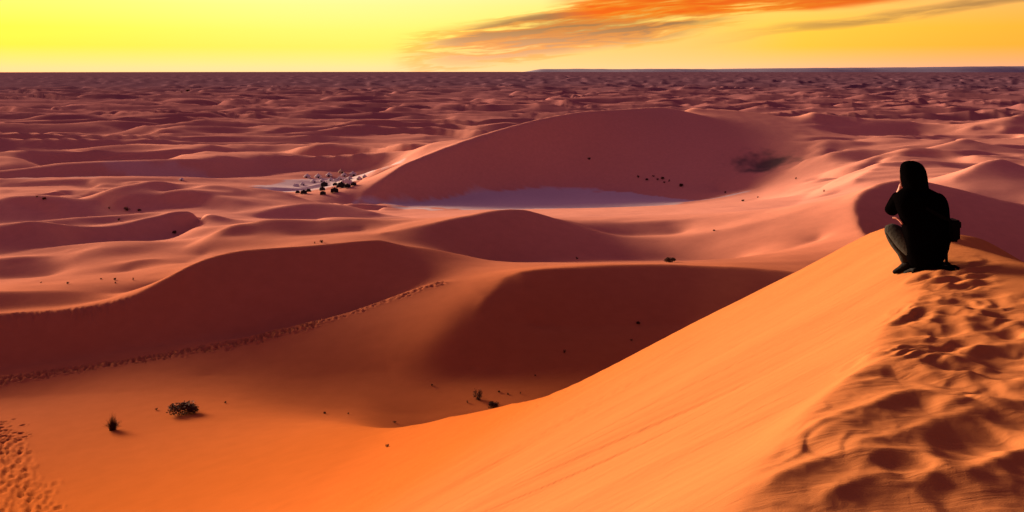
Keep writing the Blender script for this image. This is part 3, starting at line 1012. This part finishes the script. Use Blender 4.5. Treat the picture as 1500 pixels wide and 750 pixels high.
    rings = [(.856, .026, .028), (.848, .060, .068), (.826, .088, .098), (.790, .103, .116), (.750, .107, .122), (.710, .106, .122), (.670, .104, .118), (.632, .102, .114), (.598, .108, .112), (.568, .112, .110)]
    v, f = [], []
    for ri, (zz, rx, ry) in enumerate(rings):
        for a in range(nu):
            t = 2 * math.pi * a / nu
            ex, ey = .908, .42
            c, sn = math.cos(t), math.sin(t)
            fold = 1 + 0.03 * math.sin(5 * t + zz * 31) * (1 if zz < .69 else .35) + .012 * math.sin(9 * t + zz * 50)
            cx, cy = (-.034 + .14 * (0.75 - zz), .13 - .1 * (0.75 - zz))
            v.append((cx + .9 * fold * (rx * c * ex + ry * sn * fx), cy + .9 * fold * (rx * c * ey + ry * sn * fy), zz))
    v.append((-.034, .128, .860))
    for ri in range(len(rings) - 1):
        for a in range(nu):
            t = 2 * math.pi * (a + .5) / nu
            if math.sin(t) > 0.80 and .62 < 0.5 * (rings[ri][0] + rings[ri + 1][0]) < .82:
                continue
            b2 = (a + 1) % nu
            f.append((ri * nu + a, (ri + 1) * nu + a, (ri + 1) * nu + b2, ri * nu + b2))
    for a in range(nu):
        f.append((len(v) - 1, a, (a + 1) % nu))
    h = mesh_obj('hood', v, f, M['jacket'], P)
    md = h.modifiers.new('thick', 'SOLIDIFY')
    md.thickness = 0.012
    md = h.modifiers.new('sub', 'SUBSURF')
    md.levels = md.render_levels = 1
    # brown scarf at the edge of the hood, by the cheek
    skin_obj('scarf', [(-.118 + .018 * abs(i / 8 - .5) * 2, .175, .80 - .16 * i / 8, .016 + .004 * math.sin(i * 1.1)) for i in range(9)], chain(9), M['hair'], P)
    # pale cuff showing under the elbow
    skin_obj('cuff', [(-.215, .10, .398, .007), (-.190, .07, .400, .010), (-.172, .045, .380, .010), (-.162, .03, .355, .007)], chain(4), M['skin'], P)
    # shoulder bag on the right hip
    B = empty('shoulder_bag', (bx + .232, by + .01, bz + .235))
    tag(B, 'small black shoulder bag at the right hip of the crouching person', 'bag')
    bm = bmesh.new()
    bmesh.ops.create_cube(bm, size=1.0)
    bmesh.ops.scale(bm, vec=(.090, .15, .17), verts=bm.verts)
    bmesh.ops.translate(bm, vec=(0, 0, .085), verts=bm.verts)
    bmesh.ops.bevel(bm, geom=list(bm.edges), offset=.022, segments=3, affect='EDGES')
    me = bpy.data.meshes.new('pouch')
    bm.to_mesh(me)
    bm.free()
    me.materials.append(M['nylon'])
    o = bpy.data.objects.new('pouch', me)
    COL.objects.link(o)
    o.parent = B
    bm = bmesh.new()
    bmesh.ops.create_cube(bm, size=1.0)
    bmesh.ops.scale(bm, vec=(.098, .158, .075), verts=bm.verts)
    bmesh.ops.translate(bm, vec=(0, 0, .142), verts=bm.verts)
    bmesh.ops.bevel(bm, geom=list(bm.edges), offset=.014, segments=2, affect='EDGES')
    me = bpy.data.meshes.new('flap')
    bm.to_mesh(me)
    bm.free()
    me.materials.append(M['nylon'])
    o = bpy.data.objects.new('flap', me)
    COL.objects.link(o)
    o.parent = B
    # strap over the back to the left shoulder, and a loose end trailing to the sand
    def strap(name, pts, wdt):
        v, f = [], []
        for i, p in enumerate(pts):
            a = Vector(pts[max(i - 1, 0)])
            b = Vector(pts[min(i + 1, len(pts) - 1)])
            d = (b - a).normalized()
            side = d.cross(Vector((0, -1, 0))).normalized() * wdt * .5
            n = side.cross(d).normalized() * .004
            p = Vector(p)
            v += [p - side - n, p + side - n, p + side + n, p - side + n]
            if i:
                q = 4 * i
                for j in range(4):
                    f.append((q - 4 + j, q - 4 + (j + 1) % 4, q + (j + 1) % 4, q + j))
        f += [(3, 2, 1, 0), tuple(range(len(v) - 4, len(v)))]
        mesh_obj(name, v, f, M['nylon'], B, False)
    strap('strap', [(-.01, -.03, .16), (-.06, -.085, .185), (-.14, -.105, .22), (-.22, -.075, .27), (-.29, -.01, .315), (-.34, .06, .335)], .025)
    gx, gy = bx + .215, by - .09
    gz = ground_z(gx, gy) - (bz + .235)
    strap('strap', [(-.045, -.06, .01), (-.085, -.09, -.08), (-.088, -.10, -.155), (-.045, -.10, -.19), (-.020, -.10, gz + .03), (.012, -.11, gz + .012)], .022)
    # thin dark patch on the crest under the person
    n1, n2 = 16, 8
    v, f = [], []
    for i in range(n1 + 1):
        for j in range(n2 + 1):
            a, b = i / n1, j / n2
            x = bx - .11 + .30 * a + .02 * math.sin(b * 6)
            y = by + .04 - .12 * a + .15 * (b - .35)
            v.append((x, y, ground_z(x, y) + .022 + .012 * math.sin(a * 17 + b * 5)))
    nn = len(v)
    v += [(p[0], p[1], p[2] - .03) for p in v]
    for i in range(n1):
        for j in range(n2):
            a = i * (n2 + 1) + j
            f.append((a, a + n2 + 1, a + n2 + 2, a + 1))
            f.append((nn + a + 1, nn + a + n2 + 2, nn + a + n2 + 1, nn + a))
    rim = [i * (n2 + 1) for i in range(n1 + 1)] + [n1 * (n2 + 1) + j for j in range(1, n2 + 1)] + [i * (n2 + 1) + n2 for i in range(n1 - 1, -1, -1)] + list(range(n2 - 1, 0, -1))
    for i, a in enumerate(rim):
        b = rim[(i + 1) % len(rim)]
        f.append((b, a, nn + a, nn + b))
    o = mesh_obj('dark_patch', v, f, M['nylon'])
    tag(o, 'flat black patch on the sand beneath the crouching person', 'cloth')


make_person()


# ------------------------------------------------------------------ shrubs
def tuft_mesh(name, n, h, spread, width, seed, low=0.0, segs=3):
    """many thin curved blades rising from one root"""
    rnd = random.Random(seed)
    v, f = [], []
    for _ in range(n):
        a = rnd.uniform(0, 2 * math.pi)
        tilt = rnd.random() ** 0.7
        L = h * rnd.uniform(0.55, 1.0) * (1 - 0.35 * tilt)
        out = spread * tilt
        bx, by = rnd.gauss(0, spread * .14), rnd.gauss(0, spread * .14)
        wd = width * rnd.uniform(.6, 1.3)
        sx, sy = -math.sin(a) * wd, math.cos(a) * wd
        tw = rnd.uniform(-.5, .5)
        for k in range(segs + 1):
            t = k / segs
            ww = (1 - t) * 0.9 + 0.1
            px = bx + math.cos(a + tw * t) * out * t ** 1.2
            py = by + math.sin(a + tw * t) * out * t ** 1.2
            pz = -0.03 + L * (t - (0.30 + low) * tilt * t * t)
            v += [(px - sx * ww, py - sy * ww, pz), (px + sx * ww, py + sy * ww, pz + wd * .3)]
            if k:
                q = len(v)
                f.append((q - 4, q - 3, q - 1, q - 2))
    me = bpy.data.meshes.new(name)
    me.from_pydata(v, [], f)
    return me


def leaf_mesh(name, n, h, spread, size, seed):
    """small leaves spread through a ragged, lobed crown"""
    rnd = random.Random(seed)
    lobes = [(rnd.uniform(-.6, .6) * spread, rnd.uniform(-.5, .5) * spread, rnd.uniform(.25, .6) * h, rnd.uniform(.28, .5)) for _ in range(7)]
    v, f = [], []
    for _ in range(n):
        lx, ly, lz, lr = rnd.choice(lobes)
        d = Vector((rnd.gauss(0, 1), rnd.gauss(0, 1), rnd.gauss(0, 1))).normalized() * (rnd.random() ** .45)
        p = Vector((lx + d.x * lr * spread, ly + d.y * lr * spread, max(.01, lz + d.z * lr * h)))
        a = Vector((rnd.gauss(0, 1), rnd.gauss(0, 1), rnd.gauss(0, 1))).normalized()
        b = a.cross(Vector((rnd.gauss(0, 1), rnd.gauss(0, 1), rnd.gauss(0, 1)))).normalized()
        sz = size * rnd.uniform(.6, 1.4)
        q = len(v)
        v += [p - a * sz, p + b * sz * .45, p + a * sz, p - b * sz * .45]
        f.append((q, q + 1, q + 2, q + 3))
    me = bpy.data.meshes.new(name)
    me.from_pydata(v, [], f)
    return me


TWIGS = [tuft_mesh('stems', 60, 1.0, .62, .012, 11), tuft_mesh('stems', 46, .8, .75, .014, 12), tuft_mesh('stems', 80, .7, .7, .012, 13)]
LEAVES = [leaf_mesh('foliage', 420, 1.0, .62, .055, 21), leaf_mesh('foliage', 1500, .8, .75, .06, 22), leaf_mesh('foliage', 380, .75, .7, .065, 23)]
GRASS = [tuft_mesh('stems', 260, 1.15, .62, .016, 31, .1), tuft_mesh('blades', 200, .8, .5, .02, 32, .2)]
for me in TWIGS + GRASS:
    me.materials.append(M['twig'])
for me in LEAVES:
    me.materials.append(M['leaf'])


def shrub(px, py, wpx, hpx, label, group=None, name='desert_shrub', kind=0, seed=0):
    p = hit(px, py + hpx * 0.45)
    if p is None:
        return None
    rnd = random.Random(seed * 7 + int(px))
    wid, hei = wpx / F * p.y, hpx / F * p.y
    o = empty(name, p, rnd.uniform(0, 6.28))
    q = .78 if wpx > 12 else .55
    o.scale = (wid * q, wid * q, max(hei, wid * .35) * 1.6 * q)
    tag(o, label, 'shrub', group)

    def child(me):
        c = bpy.data.objects.new(me.name.split('.')[0], me)
        COL.objects.link(c)
        c.parent = o
    if kind == 9:
        child(GRASS[0])
        child(GRASS[1])
    else:
        child(TWIGS[kind % 3])
        child(LEAVES[kind % 3])
    return o


shrub(165, 620, 26, 22, 'spiky round tuft of dry grass standing alone on the orange valley floor', name='dry_grass_tuft', kind=9)
shrub(269, 601, 44, 13, 'large dark spreading bush on the orange valley floor near the dry tuft', kind=1, seed=1)
shrub(229, 598, 6, 6, 'tiny dark shrub between the dry tuft and the large spreading bush', kind=2, seed=2)
shrub(700, 579, 20, 14, 'dark pointed shrub at the foot of the near slip face', kind=0, seed=3)
shrub(723, 592, 16, 8, 'low dark shrub at the foot of the near slip face beside a pointed one', kind=1, seed=4)
G = 'tiny shrubs at the foot of the dark middle dune'
for i, (a, b, c, d) in enumerate(((685, 588, 6, 5), (731, 573, 5, 4), (744, 576, 6, 4), (762, 575, 5, 4), (633, 563, 4, 4), (784, 549, 5, 4), (510, 605, 6, 4), (475, 604, 6, 4), (578, 617, 8, 5), (330, 588, 7, 5))):
    shrub(a, b, c, d, 'tiny dry shrub on the sand at the foot of the dark middle dune', G, kind=i, seed=10 + i)
shrub(567, 652, 12, 6, 'thin dry twig bush low on the near slip face', kind=0, seed=30)
G = 'shrubs on the shaded side of the middle dune'
for i, (a, b, c, d) in enumerate(((827, 514, 8, 6), (934, 472, 9, 5), (925, 497, 6, 4))):
    shrub(a, b, c, d, 'small shrub on the dark shaded side of the middle dune', G, kind=i, seed=40 + i)
shrub(983, 381, 18, 7, 'flat dark shrub on the pale sand strip behind the middle dune crest', kind=1, seed=50)
shrub(845, 377, 6, 6, 'small round shrub on the pale sand strip behind the middle dune crest', kind=2, seed=51)
shrub(471, 352, 9, 8, 'round dark shrub on the crest above the trail of footprints', kind=2, seed=52)
shrub(461, 355, 4, 4, 'very small shrub beside the round one on the crest above the trail', kind=0, seed=53)
shrub(255, 339, 9, 6, 'dark shrub in the hollow of the oval dune on the left', kind=1, seed=54)
G = 'little shrubs on the pale sand of the left dunes'
for i, (a, b, c, d) in enumerate(((99, 414, 9, 4), (168, 408, 5, 5), (169, 413, 5, 4), (195, 408, 5, 5), (148, 408, 4, 3), (60, 413, 5, 3))):
    shrub(a, b, c, d, 'little shrub on the pale sand between the low left dunes', G, kind=i, seed=60 + i)
G = 'shrubs below the long left crest'
for i, (a, b, c, d) in enumerate(((186, 306, 13, 5), (203, 307, 9, 4), (174, 320, 6, 6), (160, 304, 7, 4), (64, 290, 9, 5), (54, 287, 6, 4))):
    shrub(a, b, c, d, 'dark shrub on the shaded slope below the long left crest', G, kind=i, seed=70 + i)
shrub(863, 231, 7, 6, 'single shrub high on the shaded face of the big dune', kind=2, seed=80)
G = 'cluster of shrubs low on the big dune'
for i, (a, b, c, d) in enumerate(((935, 258, 9, 4), (948, 262, 6, 4), (957, 257, 6, 4), (963, 262, 7, 4), (970, 260, 8, 5), (973, 266, 6, 4), (980, 264, 6, 4), (998, 270, 9, 6))):
    shrub(a, b, c, d, 'shrub in the cluster low on the big dune above the pan', G, kind=i, seed=90 + i)
G = 'shrubs on the lit slope beside the gravel patch'
for i, (a, b, c, d) in enumerate(((1062, 281, 7, 4), (1088, 293, 6, 4), (1166, 260, 4, 6), (1207, 279, 6, 5), (1046, 337, 5, 3), (1110, 288, 5, 3))):
    shrub(a, b, c, d, 'small shrub on the lit slope between the gravel patch and the saddle', G, kind=i, seed=100 + i)
shrub(275, 132, 8, 4, 'broad dark acacia far out on the dark plain', name='acacia_bush', kind=1, seed=110)
shrub(266, 134, 4, 3, 'small dark bush beside the acacia on the far plain', name='acacia_bush', kind=2, seed=111)


# ------------------------------------------------------------------ the camp
def ridge_tent(name, mat, wpx, px, py, rz, label, group, tall=0.55):
    p = hit(px, py)
    if p is None:
        return
    L = wpx / F * p.y
    H, D = L * tall, L * .62
    o = empty(name, p - Vector((0, 0, .03)), rz)
    tag(o, label, 'tent', group)
    n = 8
    v, f = [], []
    for i in range(n + 1):
        x = -L / 2 + L * i / n
        sag = 1 - .22 * math.sin(math.pi * i / n * 2) ** 2
        ends = .62 + .38 * math.sin(math.pi * i / n) ** .5
        for (yy, zz) in ((-D / 2 * 1.15, .12 * H), (-D / 2 * .55, .62 * H), (0, H * sag), (D / 2 * .55, .62 * H), (D / 2 * 1.15, .12 * H)):
            v.append((x, yy, zz * ends))
    for i in range(n):
        for j in range(4):
            a = i * 5 + j
            f.append((a, a + 5, a + 6, a + 1))
    r = mesh_obj('roof_cloth', v, f, mat, o, False)
    md = r.modifiers.new('t', 'SOLIDIFY')
    md.thickness = .04
    for sx in (-1, 1):
        x = sx * L / 2 * .96
        v = [(x, -D / 2 * 1.05, 0), (x, D / 2 * 1.05, 0), (x, D / 2 * .5, .38 * H), (x, 0, .6 * H), (x, -D / 2 * .5, .38 * H)]
        v += [(a - .05 * sx, b, c) for a, b, c in v]
        f = [(0, 1, 2, 3, 4), (9, 8, 7, 6, 5)] + [(i, 5 + i, 5 + (i + 1) % 5, (i + 1) % 5) for i in range(5)]
        mesh_obj('side_cloth', v, f, mat, o, False)
    for sx in (-.28, .28):
        v = []
        for zz in (0, H * 1.06):
            v += [(sx * L + .05 * a, .05 * b, zz) for a, b in ((-1, -1), (1, -1), (1, 1), (-1, 1))]
        mesh_obj('pole', v, [(0, 1, 5, 4), (1, 2, 6, 5), (2, 3, 7, 6), (3, 0, 4, 7), (4, 5, 6, 7)], M['wood'], o, False)


def bell_tent(name, mat, wpx, px, py, rz, label, group, tall=0.62):
    p = hit(px, py)
    if p is None:
        return
    L = wpx / F * p.y * .5
    H = L * 2 * tall
    o = empty(name, p - Vector((0, 0, .03)), rz)
    tag(o, label, 'tent', group)
    n = 12
    v, f = [], []
    for zz, rr_ in ((0, 1.0), (.38 * H, .97)):
        v += [(L * rr_ * math.cos(2 * math.pi * i / n), L * rr_ * math.sin(2 * math.pi * i / n), zz) for i in range(n)]
    for i in range(n):
        if i == 9:
            continue
        f.append((i, (i + 1) % n, n + (i + 1) % n, n + i))
    wl = mesh_obj('wall_cloth', v, f, mat, o, False)
    v = [(L * 1.06 * math.cos(2 * math.pi * i / n), L * 1.06 * math.sin(2 * math.pi * i / n), .36 * H) for i in range(n)]
    v += [(L * .45 * math.cos(2 * math.pi * i / n), L * .45 * math.sin(2 * math.pi * i / n), .68 * H) for i in range(n)] + [(0, 0, H)]
    f = []
    for i in range(n):
        f.append((i, (i + 1) % n, n + (i + 1) % n, n + i))
        f.append((n + i, n + (i + 1) % n, 2 * n))
    mesh_obj('roof_cloth', v, f, mat, o, False)
    a0, a1 = 2 * math.pi * 9 / n, 2 * math.pi * 10 / n
    q = .93
    v = [(L * q * math.cos(a0), L * q * math.sin(a0), 0), (L * q * math.cos(a1), L * q * math.sin(a1), 0), (L * q * math.cos(a1), L * q * math.sin(a1), .37 * H), (L * q * math.cos(a0), L * q * math.sin(a0), .37 * H)]
    v += [(x * .96, y * .96, z) for x, y, z in v]
    mesh_obj('door_flap', v, [(0, 1, 2, 3), (7, 6, 5, 4), (0, 4, 5, 1), (1, 5, 6, 2), (2, 6, 7, 3), (3, 7, 4, 0)], M['dark_tent'], o, False)


rnd = random.Random(3)
G = 'pale tents along the back of the camp'
for (a, b, c) in ((450, 260, 10), (466, 260, 10), (482, 258, 10), (504, 258, 9), (517, 257, 11), (526, 263, 9), (534, 260, 8)):
    bell_tent('canvas_tent', M['pale_tent'], c, a, b, rnd.uniform(-.6, .6), 'pale canvas tent in the back row of the desert camp', G)
for (a, b, c) in ((459, 267, 8), (472, 266, 8), (485, 265, 9), (497, 263, 8), (512, 263, 9), (443, 271, 8)):
    bell_tent('canvas_tent', M['pale_tent'], c, a, b, rnd.uniform(-.6, .6), 'small white tent between the pale and the dark row of the camp', 'white tents in the middle of the camp')
bell_tent('canvas_tent', M['tan_tent'], 9, 500, 253, .2, 'tan canvas tent behind the pale back row of the camp', None)
ridge_tent('marquee_tent', M['pale_tent'], 15, 508, 269, .15, 'largest white marquee in the middle of the desert camp', None, .5)
ridge_tent('marquee_tent', M['pale_tent'], 10, 493, 266, -.2, 'small white marquee next to the largest one in the camp', None, .5)
ridge_tent('marquee_tent', M['pale_tent'], 9, 434, 273, -.1, 'white marquee alone at the open end of the camp', None, .45)
G = 'dark woollen tents along the front of the camp'
for (a, b, c) in ((436, 283, 6), (445, 284, 9), (452, 281, 7), (475, 273, 10), (472, 279, 8), (473, 285, 8), (491, 272, 7), (490, 282, 11), (500, 275, 13), (509, 275, 9), (518, 272, 8)):
    ridge_tent('woollen_tent', M['dark_tent'], c, a, b, rnd.uniform(-.5, .5), 'low dark woollen tent in the front row of the desert camp', G, .75)
bell_tent('canvas_tent', M['pale_tent'], 7, 266, 264, 0, 'lone pale tent on top of the long left crest', None)
